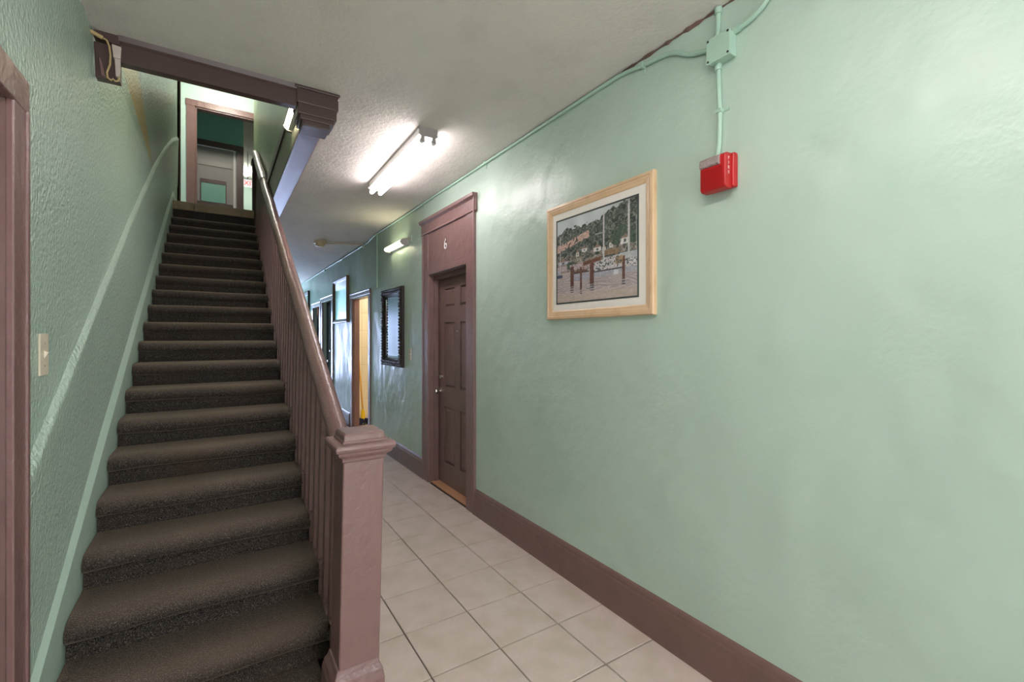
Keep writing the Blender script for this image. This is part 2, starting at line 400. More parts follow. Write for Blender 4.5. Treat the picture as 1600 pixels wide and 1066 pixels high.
# ------------------------------------------------------------------ staircase
st = empty('staircase', (-.04, Y0 - RUN, 0), 'straight flight of stairs carpeted in charcoal, climbing beside the left wall', 'staircase')
def step_mesh(k, seed):
    rs = random.Random(seed)
    y = Y0 + RUN * k; z = Z0 + RISE * k
    rise = RISE if k > -1 else z
    xl = SL + .002; xr = SR if k > -1 else .318
    prof = [(RUN + .03, .006), (RUN * .75, .006), (RUN * .5, .006), (.085, .0055), (.060, .004), (.040, .001), (.024, -.004), (.012, -.012), (.004, -.022), (0, -.034), (.001, -.046), (.007, -.056),
            (.017, -.063), (.027, -.066), (.034, -.069), (.030, -.074), (.028, -.09), (.026, -rise * .85), (.027, -rise + .002)]
    NX = 22; vs = []; fs = []
    ph = [rs.uniform(0, 6.28) for _ in range(4)]
    for i in range(NX + 1):
        t = i / NX; x = xl + (xr - xl) * t
        wob = .0035 * math.sin(3 * t + ph[0]) + .002 * math.sin(9 * t + ph[1])
        wz = .003 * math.sin(2.2 * t + ph[2]) + .0015 * math.sin(11 * t + ph[3]) + (-.005 * (max(0, t - .93) / .07) ** 2)
        for j, (py, pz) in enumerate(prof):
            q = math.exp(-(py / .06) ** 2) * (1 if pz > -.072 else 0)
            cr = .004 * math.sin(5 * t + ph[3] * 2) if 12 <= j <= 15 else 0
            vs.append((x + (.006 * math.sin(j * 1.7 + k) * q if i == NX else 0), y + py + wob * q, z + pz + wz * q + cr))
    n = len(prof)
    for i in range(NX):
        for j in range(n - 1): fs.append((i * n + j, i * n + j + 1, (i + 1) * n + j + 1, (i + 1) * n + j))
    # closed ends and back
    for i in (0, NX):
        vs.append((vs[i * n][0], y + RUN + .03, z - rise + .002)); c = len(vs) - 1
        ring = [i * n + j for j in range(n)] + [c]
        fs.append(tuple(ring if i else ring[::-1]))
    return MB().add(vs, fs)
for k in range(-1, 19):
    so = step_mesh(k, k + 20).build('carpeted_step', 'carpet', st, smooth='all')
    lit_a = so.data.attributes.new('painted_tread_light', 'FLOAT', 'POINT'); npf = (len(so.data.vertices) - 2) // 23
    lit_v = [.05, .25, .6, .9, 1, 1, .9, .7, .4, .2, .05] + [0] * 12  # lit tread tops and nosings painted paler than the risers
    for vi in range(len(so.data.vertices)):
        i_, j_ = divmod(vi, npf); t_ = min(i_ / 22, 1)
        lit_a.data[vi].value = lit_v[j_] * (.55 + .45 * math.sin(math.pi * min(max(t_ * 1.05, 0), 1)) ** .7) if vi < 23 * npf else 0
# last riser in carpet and wooden landing edge
MB().box(SL, SR, YU + .012, YU + .05, Z0 + 18 * RISE, 2.862).build('top_riser', 'carpet', st)
MB().box(SL, -.245, YU, 6.615, 2.860, ZU).build('landing_nosing', 'wood', st, bevel=.004)
MB().box(-.241, SR, YU + .001, 6.615, 2.859, ZU).build('landing_nosing', 'wood', st, bevel=.004)
# saw-tooth carriage below the tread ends
sp = [(1.70, .0)]
k = 0
sp = [(1.70, .0), (1.70, Z0 - RISE - .004)]
for k in range(0, 19):
    y = Y0 + RUN * k
    sp += [(y + .012, Z0 + RISE * (k - 1) - .002), (y + .012, Z0 + RISE * k - .002)]
sp += [(YU + .1, Z0 + RISE * 18 - .002), (YU + .1, 2.5), (2.1, .0)]
MB().prism(sp, 'x', SR + .001, SR + .049).build('cut_stringer', 'mauve_dark', st)
for k in range(0, 19):   # wooden tread ends carrying the balusters
    y = Y0 + RUN * k
    MB().box(SR + .001, SR + .05, y + .004, y + RUN + .010, Z0 + RISE * k - .026, Z0 + RISE * k - .001).build('tread_end', 'mauve_dark', st)
# skirt board on the left wall
yb0, yb1 = 1.845, 6.60
b = MB()
off = lambda y: nose(y) + .105
pl = [(yb0, max(off(yb0) - .42, 0)), (yb0, off(yb0)), (yb1, off(yb1)), (7.35, off(yb1) + .02), (7.35, ZU - .1), (yb1, off(yb1) - .42)]
pw_ = [(yb0, pl[0][1]), (yb0, off(yb0) + .042), (yb1, off(yb1) + .042), (7.35, off(yb1) + .06), (7.35, ZU - .1), (yb1, pl[5][1])]
b.add([(SL, y, z) for y, z in pl] + [(WL, y, z) for y, z in pw_], [tuple(range(6)), tuple(range(6, 12))[::-1]] + [(i, i + 6, (i + 1) % 6 + 6, (i + 1) % 6) for i in range(6)])
sk = b.build('trim_2', 'green_flat', bevel=.004); struct(sk, 'green painted skirt board stepping up along the left of the stairs', 'trim')

# ------------------------------------------------------------------ stair railing
rl = empty('stair_railing', (.39, 1.618, 0), 'mauve painted stair railing with square newel post and balusters', 'railing')
def rail_sweep(prof, ya, yb, zoff=0):
    n = len(prof); vs = []; ns = 24
    for i in range(ns + 1):
        y = ya + (yb - ya) * i / ns
        for x, c in prof: vs.append((x + .0012 * math.sin(y * 7), y, 1.408 + c + PITCH * y + zoff + .001 * math.sin(y * 11)))
    fs = [tuple(range(n))[::-1], tuple(range(ns * n, ns * n + n))]
    for i in range(ns):
        for k in range(n): fs.append((i * n + k, i * n + (k + 1) % n, (i + 1) * n + (k + 1) % n, (i + 1) * n + k))
    return MB().add(vs, fs)
HP = [(.364, -1.462), (.357, -1.452), (.3565, -1.437), (.361, -1.422), (.370, -1.408), (.382, -1.3985), (.395, -1.3955), (.408, -1.3985), (.420, -1.408), (.429, -1.422), (.4335, -1.437), (.433, -1.452), (.426, -1.462)]
rail_sweep(HP, 1.66, 5.42).build('handrail', 'mauve', rl, smooth='all')
rail_sweep([(.371, -1.500), (.371, -1.470), (.376, -1.461), (.414, -1.461), (.419, -1.470), (.419, -1.500)], 1.68, 6.35).build('sub_rail', 'mauve_dark', rl, bevel=.003)
o = rail_sweep([(x + (-.004 if x < .395 else .004), c + .003) for x, c in HP], 5.42, 6.75).build('upper_handrail', 'railgrey', rl, smooth='all')  # upper stretch in a lighter grey than the mauve rail below
o['label'] = 'glossy grey upper section of the handrail'
for k in range(38):
    y = 1.80 + RUN / 2 * k
    kk = math.floor((y - Y0 + .001) / RUN)
    zb = Z0 + RISE * kk - .001 if kk >= 0 else Z0 - RISE
    zt = 1.408 - 1.490 + PITCH * y
    hw = .016
    ob = MB().hexa([(.364, y - hw, zb), (.396, y - hw, zb), (.396, y + hw, zb), (.364, y + hw, zb)],
                   [(.379, y - hw, zt - .012), (.411, y - hw, zt - .012), (.411, y + hw, zt + .008), (.379, y + hw, zt + .008)]).build('baluster', 'mauve', rl)
    bv = ob.modifiers.new('bevel', 'BEVEL'); bv.width = .002; bv.segments = 1
# newel post
nz0, nz1 = .0, 1.0
def ring(cx, cy, hx, hy, z): return [(cx - hx, cy - hy, z), (cx + hx, cy - hy, z), (cx + hx, cy + hy, z), (cx - hx, cy + hy, z)]
NY = 1.551 + .067
def ncx(z): return .389 + (z - .31) * .029
sh = MB().hexa(ring(ncx(.25), NY, .066, .066, .0), ring(ncx(1.0), NY, .0675, .067, 1.005)).build('newel_post', 'mauve', rl, bevel=.006, seg=3)
def stack(levels):
    b = MB(); n = 4; vs = []; fs = []
    for z, h in levels: vs += ring(ncx(z), NY, h, h, z)
    fs = [(3, 2, 1, 0), tuple(range(len(vs) - 4, len(vs)))]
    for i in range(len(levels) - 1):
        for k in range(4): fs.append((i * 4 + k, i * 4 + (k + 1) % 4, (i + 1) * 4 + (k + 1) % 4, (i + 1) * 4 + k))
    return b.add(vs, fs)
stack([(.0, .086), (.255, .086), (.285, .080), (.300, .072), (.318, .067)]).build('plinth', 'mauve', sh, bevel=.003)
stack([(.992, .067), (.997, .072), (1.008, .073), (1.013, .078), (1.018, .086), (1.024, .0885), (1.030, .089), (1.033, .096), (1.042, .0985), (1.050, .097), (1.055, .092)]).build('cap_moulding', 'mauve', sh, bevel=.0025)
stack([(1.053, .0715), (1.062, .0715), (1.064, .0675), (1.081, .0665), (1.087, .061)]).build('cap_block', 'mauve', sh, bevel=.004)
# dark upper newel at the landing
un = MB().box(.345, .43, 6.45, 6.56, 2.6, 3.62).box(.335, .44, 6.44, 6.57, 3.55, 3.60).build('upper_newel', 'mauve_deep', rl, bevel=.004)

# ------------------------------------------------------------------ baseboards right
def base(ya, yb, x, name='baseboard_right'):
    poly = [(x, 0), (x - .019, 0), (x - .019, .165), (x - .015, .175), (x - .014, .186), (x - .008, .197), (x, .205)]
    return MB().prism(poly, 'y', ya, yb).build(name, 'base', smooth=False)
b = base(-2.6, 3.20, W); struct(b, 'mauve baseboard along the near right wall below the harbour picture', 'baseboard')
b = base(4.275, 5.93, W); struct(b, 'short mauve baseboard between the numbered door and the wall jog', 'baseboard')
b = base(7.44, 8.64, W2); struct(b, 'far mauve baseboard under the tall framed mirror', 'baseboard')

# ------------------------------------------------------------------ numbered door
d6 = MB()
cw = .016
d6.box(W - cw, W + .01, 3.195, 3.335, 0, 2.415)            # near casing
d6.box(W - cw, W + .01, 4.145, 4.280, 0, 2.415)            # far casing
d6.box(W - cw - .006, W + .01, 4.262, 4.284, 0, 2.41); d6.box(W - cw - .006, W + .01, 3.19, 3.212, 0, 2.41)
d6.box(W - .010, W + .01, 3.335, 4.145, 2.05, 2.415)         # transom panel
d6.box(W - cw, W + .01, 3.335, 4.145, 2.005, 2.052)         # lintel strip
d6 = d6.build('door_1', 'mauve', bevel=.003)
struct(d6, 'mauve six panel apartment door in a deep frame with the numeral six above', 'door')
MB().prism([(W - .024, 2.405), (W - .026, 2.412), (W - .020, 2.422), (W - .020, 2.505), (W - .045, 2.520), (W - .048, 2.545), (W + .01, 2.548), (W + .01, 2.405)], 'y', 3.165, 4.305).build('head_cornice', 'mauve', d6, bevel=.002)
MB().box(W - .03, W + .01, 3.175, 3.185, 2.40, 2.53).build('cornice_return', 'mauve', d6)
# jambs with stop
b = MB(); b.box(W, W + .13, 4.137, 4.150, 0, 2.02); b.box(W + .0, W + .13, 3.330, 3.343, 0, 2.02); b.box(W, W + .13, 3.343, 4.137, 1.995, 2.02)
b.box(W + .045, W + .085, 4.118, 4.14, 0, 2.0); b.box(W + .045, W + .085, 3.34, 3.36, 0, 2.0); b.box(W + .045, W + .085, 3.34, 4.14, 1.955, 2.0)
b.build('jamb', 'mauve_dark', d6, bevel=.002)
# slab with six recessed panels
SX = W + .095
cols6 = [(3.425, 3.665), (3.775, 4.005)]; rows6 = [(.215, .745), (.935, 1.545), (1.69, 1.865)]
b = MB()
ys = [3.343, 3.425, 3.665, 3.775, 4.005, 4.137]; zs = [.012, .215, .745, .935, 1.545, 1.69, 1.865, 1.995]
for i in range(5):
    for j in range(7):
        if i in (1, 3) and j in (1, 3, 5): b.box(SX + .014, SX + .04, ys[i], ys[i + 1], zs[j], zs[j + 1])
        else: b.box(SX, SX + .04, ys[i], ys[i + 1], zs[j], zs[j + 1])
slab = b.build('door_leaf', 'mauve_dark', d6)
for (ya, yb) in cols6:
    for (za, zb) in rows6:
        m_ = .026
        MB().hexa([(SX + .0135, ya + .008, za + .008), (SX + .0135, yb - .008, za + .008), (SX + .0135, yb - .008, zb - .008), (SX + .0135, ya + .008, zb - .008)],
                  [(SX + .003, ya + m_, za + m_), (SX + .003, yb - m_, za + m_), (SX + .003, yb - m_, zb - m_), (SX + .003, ya + m_, zb - m_)]).build('raised_panel', 'mauve_dark', slab)
def knob(parent, x, y, z, name='knob'):
    b = MB(); b.tube([(x, y, z), (x - .006, y, z), (x - .008, y, z)], [.028, .028, .02], 16); b.tube([(x - .006, y, z), (x - .03, y, z)], .011, 12)
    b.tube([(x - .028, y, z), (x - .034, y, z), (x - .048, y, z), (x - .058, y, z), (x - .062, y, z)], [.012, .024, .028, .024, .012], 16)
    return b.build(name, 'chrome', parent, smooth=True)
knob(slab, SX, 4.085, .885)
b = MB(); b.tube([(SX, 4.085, 1.02), (SX - .012, 4.085, 1.02), (SX - .018, 4.085, 1.02)], [.026, .026, .018], 16); b.tube([(SX - .016, 4.085, 1.02), (SX - .024, 4.085, 1.02)], .012, 10)
b.build('deadbolt', 'chrome', slab, smooth=True)
b = MB().tube([(SX + .001, 3.72, 1.46), (SX - .004, 3.72, 1.46)], .008, 10).build('peephole', 'chrome', slab, smooth=True)
MB().box(W + .012, SX + .02, 3.345, 4.135, -.002, .010).build('threshold', 'threshold', d6, bevel=.003)
# numeral
o = text('6', 'numwhite', d6, (W - .012, 3.745, 2.235), (R(90), 0, R(-90)), .135, 'number_face', .0015)
o2 = text('6', 'ink', d6, (W - .0105, 3.742, 2.233), (R(90), 0, R(-90)), .135, 'number_back', .0012, .0065)
o['label'] = 'white house number face'; o2['label'] = 'black backing of the house number'
for zz in (2.305, 2.168): MB().tube([(W - .009, 3.745, zz), (W - .014, 3.745, zz)], .004, 8).build('number_screw', 'ink', d6)
MB().tube([(W - .009, 3.60, 2.19), (W - .012, 3.60, 2.19)], .003, 6).build('nail', 'ink', d6)

# ------------------------------------------------------------------ open doorway with the mop room
od = MB()
od.box(W2 - .014, W2 + .01, 7.28, 7.385, 0, 2.0); od.box(W2 - .014, W2 + .01, 6.275, 6.37, 0, 2.0)
od.prism([(W2 - .016, 2.0), (W2 - .02, 2.008), (W2 - .022, 2.05), (W2 - .03, 2.06), (W2 - .03, 2.072), (W2 + .01, 2.074), (W2 + .01, 2.0)], 'y', 6.265, 7.395)
od = od.build('door_2', 'mauve', bevel=.002); struct(od, 'open mauve doorway onto the cream tiled room with the mop', 'door')
b = MB(); b.box(W2, W2 + T2, 7.268, 7.29, 0, 2.0); b.box(W2, W2 + T2, 6.36, 6.375, 0, 2.0); b.box(W2, W2 + T2, 6.37, 7.27, 1.98, 2.01); b.box(W2 + .02, W2 + .05, 7.255, 7.27, 0, 1.98)
b.build('jamb', 'mauve', od)
rm = MB().box(W2 + T2, 4.0, 8.30, 8.4, 0, 2.5).box(3.9, 4.0, 5.6, 8.3, 0, 2.5).box(W2 + T2, 4.0, 5.5, 5.6, 0, 2.5).box(W2 + T2, 4.0, 5.5, 8.4, 2.5, 2.6).build('wall_mop_room', 'creamline')
struct(rm, 'cream tiled walls of the small room behind the open doorway', 'wall')
for i in range(5):
    for j in range(8):
        x0 = W2 + T2 + .002 + i * .305
        if x0 > 3.2: continue
        MB().box(x0, x0 + .30, 8.290, 8.302, j * .305 + .003, j * .305 + .302).build('wall_tile', 'cream', rm)
rf = MB().box(W2 + T2, 4.0, 5.5, 8.4, -.1, -.005).build('floor_mop_room', 'tile'); struct(rf, 'pale floor of the small tiled room', 'floor')
b = MB().box(W2 - .0, W2 + T2 + .02, OD[0], OD[1], -.1, -.004).build('trim_3', 'tile'); struct(b, 'pale sill under the open doorway', 'trim')
lb = MB().blob((2.6, 6.9, 2.40), (.09, .09, .07), 14, 8).build('ceiling_globe_lamp', 'bulb_warm', smooth='all'); tag(lb, 'warm globe lamp on the ceiling of the tiled room', 'lamp')
mp = empty('mop', (1.95, 7.48, 0), 'yellow handled mop with blue head leaning inside the open doorway', 'mop')
MB().tube([(1.951, 7.482, .20), (1.915, 7.72, 1.42)], .0125, 10).build('handle', 'ywood', mp, smooth=True)
b = MB().tube([(1.951, 7.478, .07), (1.951, 7.480, .11), (1.950, 7.484, .20), (1.948, 7.489, .235)], [.045, .034, .030, .018], 12); b.build('socket', 'yellow', mp, smooth=True)
b = MB()
for i in range(46):
    a = random.uniform(0, 6.28); q = random.uniform(.05, .15)
    b.tube([(1.951, 7.478, .10), (1.951 + .5 * q * math.cos(a), 7.478 + .5 * q * math.sin(a), .085), (1.951 + .85 * q * math.cos(a), 7.478 + .85 * q * math.sin(a), .035), (1.951 + q * math.cos(a), 7.478 + q * math.sin(a), .008)], .010, 5)
b.build('mop_head', 'blue', mp, smooth='all')

# ------------------------------------------------------------------ far dark doors
def dark_door(n, D, label):
    ya, yb, zt = D
    m_ = MB(); m_.box(W2 - .02, W2 + .01, ya - .12, ya, 0, zt); m_.box(W2 - .02, W2 + .01, yb, yb + .10, 0, zt)
    m_.prism([(W2 - .02, zt), (W2 - .024, zt + .07), (W2 - .035, zt + .085), (W2 + .01, zt + .09), (W2 + .01, zt)], 'y', ya - .14, yb + .12)
    o = m_.build('door_%d' % n, 'mauve', bevel=.003); struct(o, label, 'door')
    x = W2 + .07
    lf = MB().box(x, x + .04, ya, yb, .01, zt).build('door_leaf', 'darkdoor', o)
    for a, c in ((ya + .1, (ya + yb) / 2 - .05), ((ya + yb) / 2 + .05, yb - .1)):
        for za, zb in ((.2, .75), (.92, 1.5), (1.62, zt - .12)): MB().box(x - .006, x + .001, a, c, za, zb).build('raised_panel', 'darkdoor', lf, bevel=.004)
    return o, lf, x
o, lf, x = dark_door(3, DA, 'nearer dark brown door far down the corridor, with a knob')
knob(lf, x, 9.30, .945); b = MB().tube([(x, 9.30, 1.14), (x - .02, 9.30, 1.14)], .024, 12).build('deadbolt', 'chrome', lf, smooth=True)
o, lf, x = dark_door(4, DB, 'farthest dark brown door with an orange wreath hung at its top')
wrh = empty('wreath', (W2 + .05, 10.45, 1.86), 'small orange ribbon wreath hanging on the farthest dark door', 'wreath')
cpts = [(W2 + .045, 10.45 + .065 * math.cos(a), 1.95 + .075 * math.sin(a)) for a in [2 * math.pi * i / 20 for i in range(21)]]
MB().tube(cpts, .018, 8).build('ring', 'orange', wrh, smooth='all')
b = MB().blob((W2 + .03, 10.45, 2.03), (.02, .035, .02)).blob((W2 + .03, 10.40, 2.04), (.015, .03, .02)).blob((W2 + .03, 10.50, 2.04), (.015, .03, .02)).hexa([(W2 + .035, 10.44, 1.80), (W2 + .045, 10.44, 1.80), (W2 + .045, 10.47, 1.80), (W2 + .035, 10.47, 1.80)], [(W2 + .03, 10.44, 2.02), (W2 + .04, 10.44, 2.02), (W2 + .04, 10.46, 2.02), (W2 + .03, 10.46, 2.02)])
b.build('bow', 'orange', wrh)

# ------------------------------------------------------------------ framed things
def frame_mesh(x, ya, yb, za, zb, prof):
    """prof: list of (inset from outer edge, depth from wall)"""
    vs = []; n = len(prof)
    for (cy, cz, sy, sz) in ((ya, za, 1, 1), (yb, za, -1, 1), (yb, zb, -1, -1), (ya, zb, 1, -1)):
        for ins, dep in prof: vs.append((x - dep, cy + sy * ins, cz + sz * ins))
    fs = []
    for c in range(4):
        c2 = (c + 1) % 4
        for k in range(n): fs.append((c * n + k, c * n + (k + 1) % n, c2 * n + (k + 1) % n, c2 * n + k))
    return MB().add(vs, fs)
# harbour picture
PY0, PY1, PZ0, PZ1 = 1.417, 2.232, 1.512, 2.186
pic = empty('framed_picture', (W, (PY0 + PY1) / 2, PZ0), 'harbour print in a pale wooden frame on the right wall', 'picture')
frame_mesh(W, PY0, PY1, PZ0, PZ1, [(0, 0), (0, .018), (.004, .026), (.016, .028), (.020, .024), (.026, .024), (.036, .021), (.044, .020), (.050, .017), (.050, 0)]).build('frame', 'oak', pic, smooth=False)
MB().box(W - .014, W - .004, PY0 + .045, PY1 - .045, PZ0 + .045, PZ1 - .045).build('mat_board', 'matboard', pic)
IY0, IY1, IZ0, IZ1 = 1.512, 2.148, 1.600, 2.098
frame_mesh(W - .0135, IY0, IY1, IZ0, IZ1, [(0, 0), (0, .0025), (.009, .0025), (.009, 0)]).build('mat_edge', 'matline', pic)
# the print is painted into a colour attribute on a flat grid
def paint_print():
    NU, NV = 240, 188
    rs = np.random.RandomState(3)
    u, v = np.meshgrid(np.linspace(0, 1, NU), np.linspace(0, 1, NV))   # u left->right as seen, v bottom->top
    def noise(f, seed):
        q = np.random.RandomState(seed); g = q.rand(f + 2, f + 2)
        x = u * f; y = v * f; i = x.astype(int); j = y.astype(int); a = x - i; c = y - j
        a = a * a * (3 - 2 * a); c = c * c * (3 - 2 * c)
        return (g[j, i] * (1 - a) + g[j, i + 1] * a) * (1 - c) + (g[j + 1, i] * (1 - a) + g[j + 1, i + 1] * a) * c
    n1 = noise(9, 1); n2 = noise(26, 2); n3 = noise(60, 4); n4 = noise(110, 5)
    img = np.zeros((NV, NU, 3)); 
    def put(mask, col, jit=0, nn=None):
        c = np.array(col, float)
        if nn is None: nn = n3
        img[mask] = c + ((nn[mask] - .5) * jit)[:, None]
    img[:] = np.array((206, 214, 216)) + ((n1 - .5) * 30)[..., None]                       # sky
    hill = .80 + .19 * u + .05 * np.sin(u * 9) * (1 - u) + (n2 - .5) * .07
    hm = v < hill; put(hm, (92, 100, 96), 60, n2)
    put(hm & (n2 > .55), (62, 74, 66), 50, n3); put(hm & (n3 > .62), (126, 132, 122), 60, n4); put(hm & (n4 > .75), (44, 54, 50))
    slope = .64 + .25 * u
    pk = hm & (np.abs(v - slope) < .028 + .02 * n2) & (u < .45) & (n3 > .3); put(pk, (206, 172, 160), 50, n4)
    put((v < .56) & (v > .36) & (n3 > .5), (138, 132, 120), 90, n4)
    put((v < .50) & (v > .36) & (n2 > .42), (150, 140, 130), 110, n4)
    put((v < .44) & (v > .385) & (u < .55), (186, 170, 172), 80, n4)
    def house(x, y, wd, ht, col=(226, 222, 220)):
        put((np.abs(u - x) < wd) & (v > y) & (v < y + ht), col, 30)
        put((v >= y + ht) & (v < y + ht * 1.9) & (np.abs(u - x) < wd * (1.9 - (v - y) / ht) / .9 * 1.0), (150, 120, 108), 30)
        put((np.abs(u - x) < wd * .25) & (v > y + ht * .3) & (v < y + ht * .8), (90, 92, 100))
    for a in ((.39, .56, .035, .035), (.55, .53, .045, .045), (.86, .55, .05, .055), (.10, .46, .07, .035, (196, 190, 206)), (.71, .54, .02, .05), (.30, .52, .02, .05, (200, 196, 190)), (.63, .50, .02, .06)): house(*a)
    put((np.abs(v - .49) < .035) & (u > .62) & (u < .80), (150, 122, 94), 30)
    put((v < .47) & (v > .43) & (u > .60) & (n2 > .25), (58, 72, 72), 30); 
    for (x, y, r) in ((.19, .43, .04), (.76, .63, .06), (.83, .69, .05), (.95, .60, .05)): put(((u - x) ** 2 + ((v - y) * .8) ** 2 < r * r) & (n3 > .3), (70, 88, 72), 50, n4)
    wm = v < .36; put(wm, (190, 176, 174), 26, n1)                                           # water
    wl = noise(40, 8); put(wm & (np.sin(v * 190 + n2 * 9 + u * 6) > .55), (204, 192, 188), 14); put(wm & (v < .33) & (v > .13) & (np.sin(v * 240 + n1 * 20) > .72), (150, 146, 154), 20)
    put(wm & (v < .1), (196, 180, 170), 20)
    # hulls and deck clutter
    put((u > .24) & (u < .45) & (v > .255 + .0) & (v < .325), (170, 168, 186), 30); put((u > .24) & (u < .45) & (np.abs(v - .335) < .008), (70, 66, 70))
    put((u > .48) & (v > .26) & (v < .315) & (u < .98), (176, 174, 186), 30); put((u > .48) & (v > .315) & (v < .45) & (n4 > .35), (206, 202, 204), 60, n4); put((u > .48) & (v > .315) & (v < .43) & (n3 > .62), (92, 92, 98), 40)
    put((u > .50) & (u < .85) & (np.abs(v - .315) < .009), (84, 82, 86)); put((u > .80) & (v > .40) & (v < .46), (196, 200, 204), 30)
    put((u < .09) & (v > .31) & (v < .345), (74, 84, 110)); put((u < .06) & (v > .345) & (v < .40), (180, 180, 190), 40)
    # masts and rigging
    for x, y0, y1, wd in ((.625, .44, .93, .008), (.90, .40, .99, .010), (.055, .38, .80, .004), (.975, .40, .8, .003)): put((np.abs(u - x) < wd) & (v > y0) & (v < y1), (206, 204, 206), 20)
    put((np.abs(u - (.90 - (.98 - v) * .22)) < .0028) & (v > .44) & (v < .98), (120, 124, 122)); put((np.abs(v - .72) < .006) & (np.abs(u - .58) < .06), (176, 178, 176))
    # pilings, sign, reflections
    for x, y0, y1, wd in ((.215, .19, .42, .012), (.237, .19, .42, .010), (.345, .16, .40, .012), (.475, .19, .44, .015), (.50, .19, .46, .010), (.845, .20, .43, .016)):
        put((np.abs(u - x) < wd) & (v > y0) & (v < y1), (104, 62, 52), 40, n4)
        put((np.abs(u - x + .004 * np.sin(v * 300)) < wd) & (v < y0) & (v > y0 - .07) & (np.sin(v * 260) > -.2), (92, 84, 92), 20)
    for x in (.30, .375): put((np.abs(u - x) < .005) & (v > .33) & (v < .40), (120, 60, 50))
    put((np.abs(v - .355) < .008) & (u > .235) & (u < .43), (112, 74, 66))
    put((np.abs(v - .438 - (u - .48) * .12) < .022) & (u > .37) & (u < .60), (126, 78, 58), 26, n4); put((np.abs(v - .438 - (u - .48) * .12) < .008) & (u > .39) & (u < .58) & (n4 > .5), (92, 54, 42))
    put((np.abs(u - .80) < .04) & (v > .36) & (v < .44) & (n4 > .4), (170, 132, 92), 40); put((u > .74) & (u < .79) & (v > .255) & (v < .30), (222, 222, 226))
    return np.clip(img, 0, 255), NU, NV
img, NU, NV = paint_print()
xs = np.linspace(IY1, IY0, NU); zs_ = np.linspace(IZ0, IZ1, NV)
vv = [(0, float(a) - (IY0 + IY1) / 2, float(c) - IZ0) for c in zs_ for a in xs]
ff = [(j * NU + i, j * NU + i + 1, (j + 1) * NU + i + 1, (j + 1) * NU + i) for j in range(NV - 1) for i in range(NU - 1)]
me = bpy.data.meshes.new('print'); me.from_pydata(vv, [], ff)
at = me.color_attributes.new('paint', 'FLOAT_COLOR', 'POINT')
l = img.reshape(-1, 3) / 255; l = np.where(l <= .04045, l / 12.92, ((l + .055) / 1.055) ** 2.4)
at.data.foreach_set('color', np.hstack([l, np.ones((len(l), 1))]).astype(np.float32).ravel())
pm = bpy.data.materials.new('harbour_print'); pm.use_nodes = True
an = pm.node_tree.nodes.new('ShaderNodeAttribute'); an.attribute_name = 'paint'
pm.node_tree.links.new(an.outputs['Color'], pm.node_tree.nodes['Principled BSDF'].inputs['Base Color']); pm.node_tree.nodes['Principled BSDF'].inputs['Roughness'].default_value = .6
me.materials.append(pm)
po = bpy.data.objects.new('print', me); C.objects.link(po); po.parent = pic
po.location = Vector((W - .0148, (IY0 + IY1) / 2, IZ0)) - pic.location; po['label'] = 'harbour scene with moored boats, pilings and a wooded hill'
MB().add([(W - .0168, PY0 + .046, PZ0 + .046), (W - .0168, PY1 - .046, PZ0 + .046), (W - .0168, PY1 - .046, PZ1 - .046), (W - .0168, PY0 + .046, PZ1 - .046)], [(0, 1, 2, 3)]).build('glass', 'glass', pic)

# carved black mirror
my0, my1, mz0, mz1 = 4.848, 5.552, 1.068, 1.970
mr = empty('wall_mirror', (W, 5.2, mz0), 'mirror in an ornate carved black frame beyond the numbered door', 'mirror')
frame_mesh(W, my0, my1, mz0, mz1, [(0, 0), (0, .03), (.015, .045), (.06, .04), (.085, .022), (.095, .02), (.095, 0)]).build('frame', 'black', mr)
b = MB()
for e in range(4):
    L_ = (my1 - my0) if e % 2 == 0 else (mz1 - mz0)
    nb = int(L_ / .035)
    for i in range(nb + 1):
        s_ = i / nb
        for ins, rr in ((.02, .014), (.05, .016)):
            if e == 0: p = (my0 + .02 + s_ * (L_ - .04), mz0 + ins)
            elif e == 2: p = (my0 + .02 + s_ * (L_ - .04), mz1 - ins)
            elif e == 1: p = (my0 + ins, mz0 + .02 + s_ * (L_ - .04))
            else: p = (my1 - ins, mz0 + .02 + s_ * (L_ - .04))
            b.blob((W - .043, p[0] + random.uniform(-.004, .004), p[1] + random.uniform(-.004, .004)), (.012, rr, rr), 7, 5)
o = b.build('carved_ornament', 'black', mr, smooth='all'); o['kind'] = 'stuff'
MB().box(W - .016, W - .008, my0 + .09, my1 - .09, mz0 + .09, mz1 - .09).build('mirror_glass', 'mirror', mr)
frame_mesh(W - .015, my0 + .094, my1 - .094, mz0 + .094, mz1 - .094, [(0, 0), (0, .002), (.022, .006), (.024, .001), (.024, 0)]).build('glass_bevel', 'mirror', mr)

def framed_mirror(name, x, ya, yb, za, zb, fm, label, wdt=.06):
    e = empty(name, (x, (ya + yb) / 2, za), label, 'mirror')
    frame_mesh(x, ya, yb, za, zb, [(0, 0), (0, .04), (wdt * .3, .045), (wdt * .8, .03), (wdt, .02), (wdt, 0)]).build('frame', fm, e)
    MB().box(x - .02, x - .01, ya + wdt * .9, yb - wdt * .9, za + wdt * .9, zb - wdt * .9).build('mirror_glass', 'mirror', e)
framed_mirror('hanging_mirror', W2, 7.50, 8.56, 1.645, 2.392, 'brownframe', 'tall mirror in a brown wooden frame between the mop doorway and dark doors')
framed_mirror('hanging_mirror', W2, 11.25, 12.29, 1.35, 2.465, 'black', 'farthest mirror in a thin black frame at the corridor end', .09)

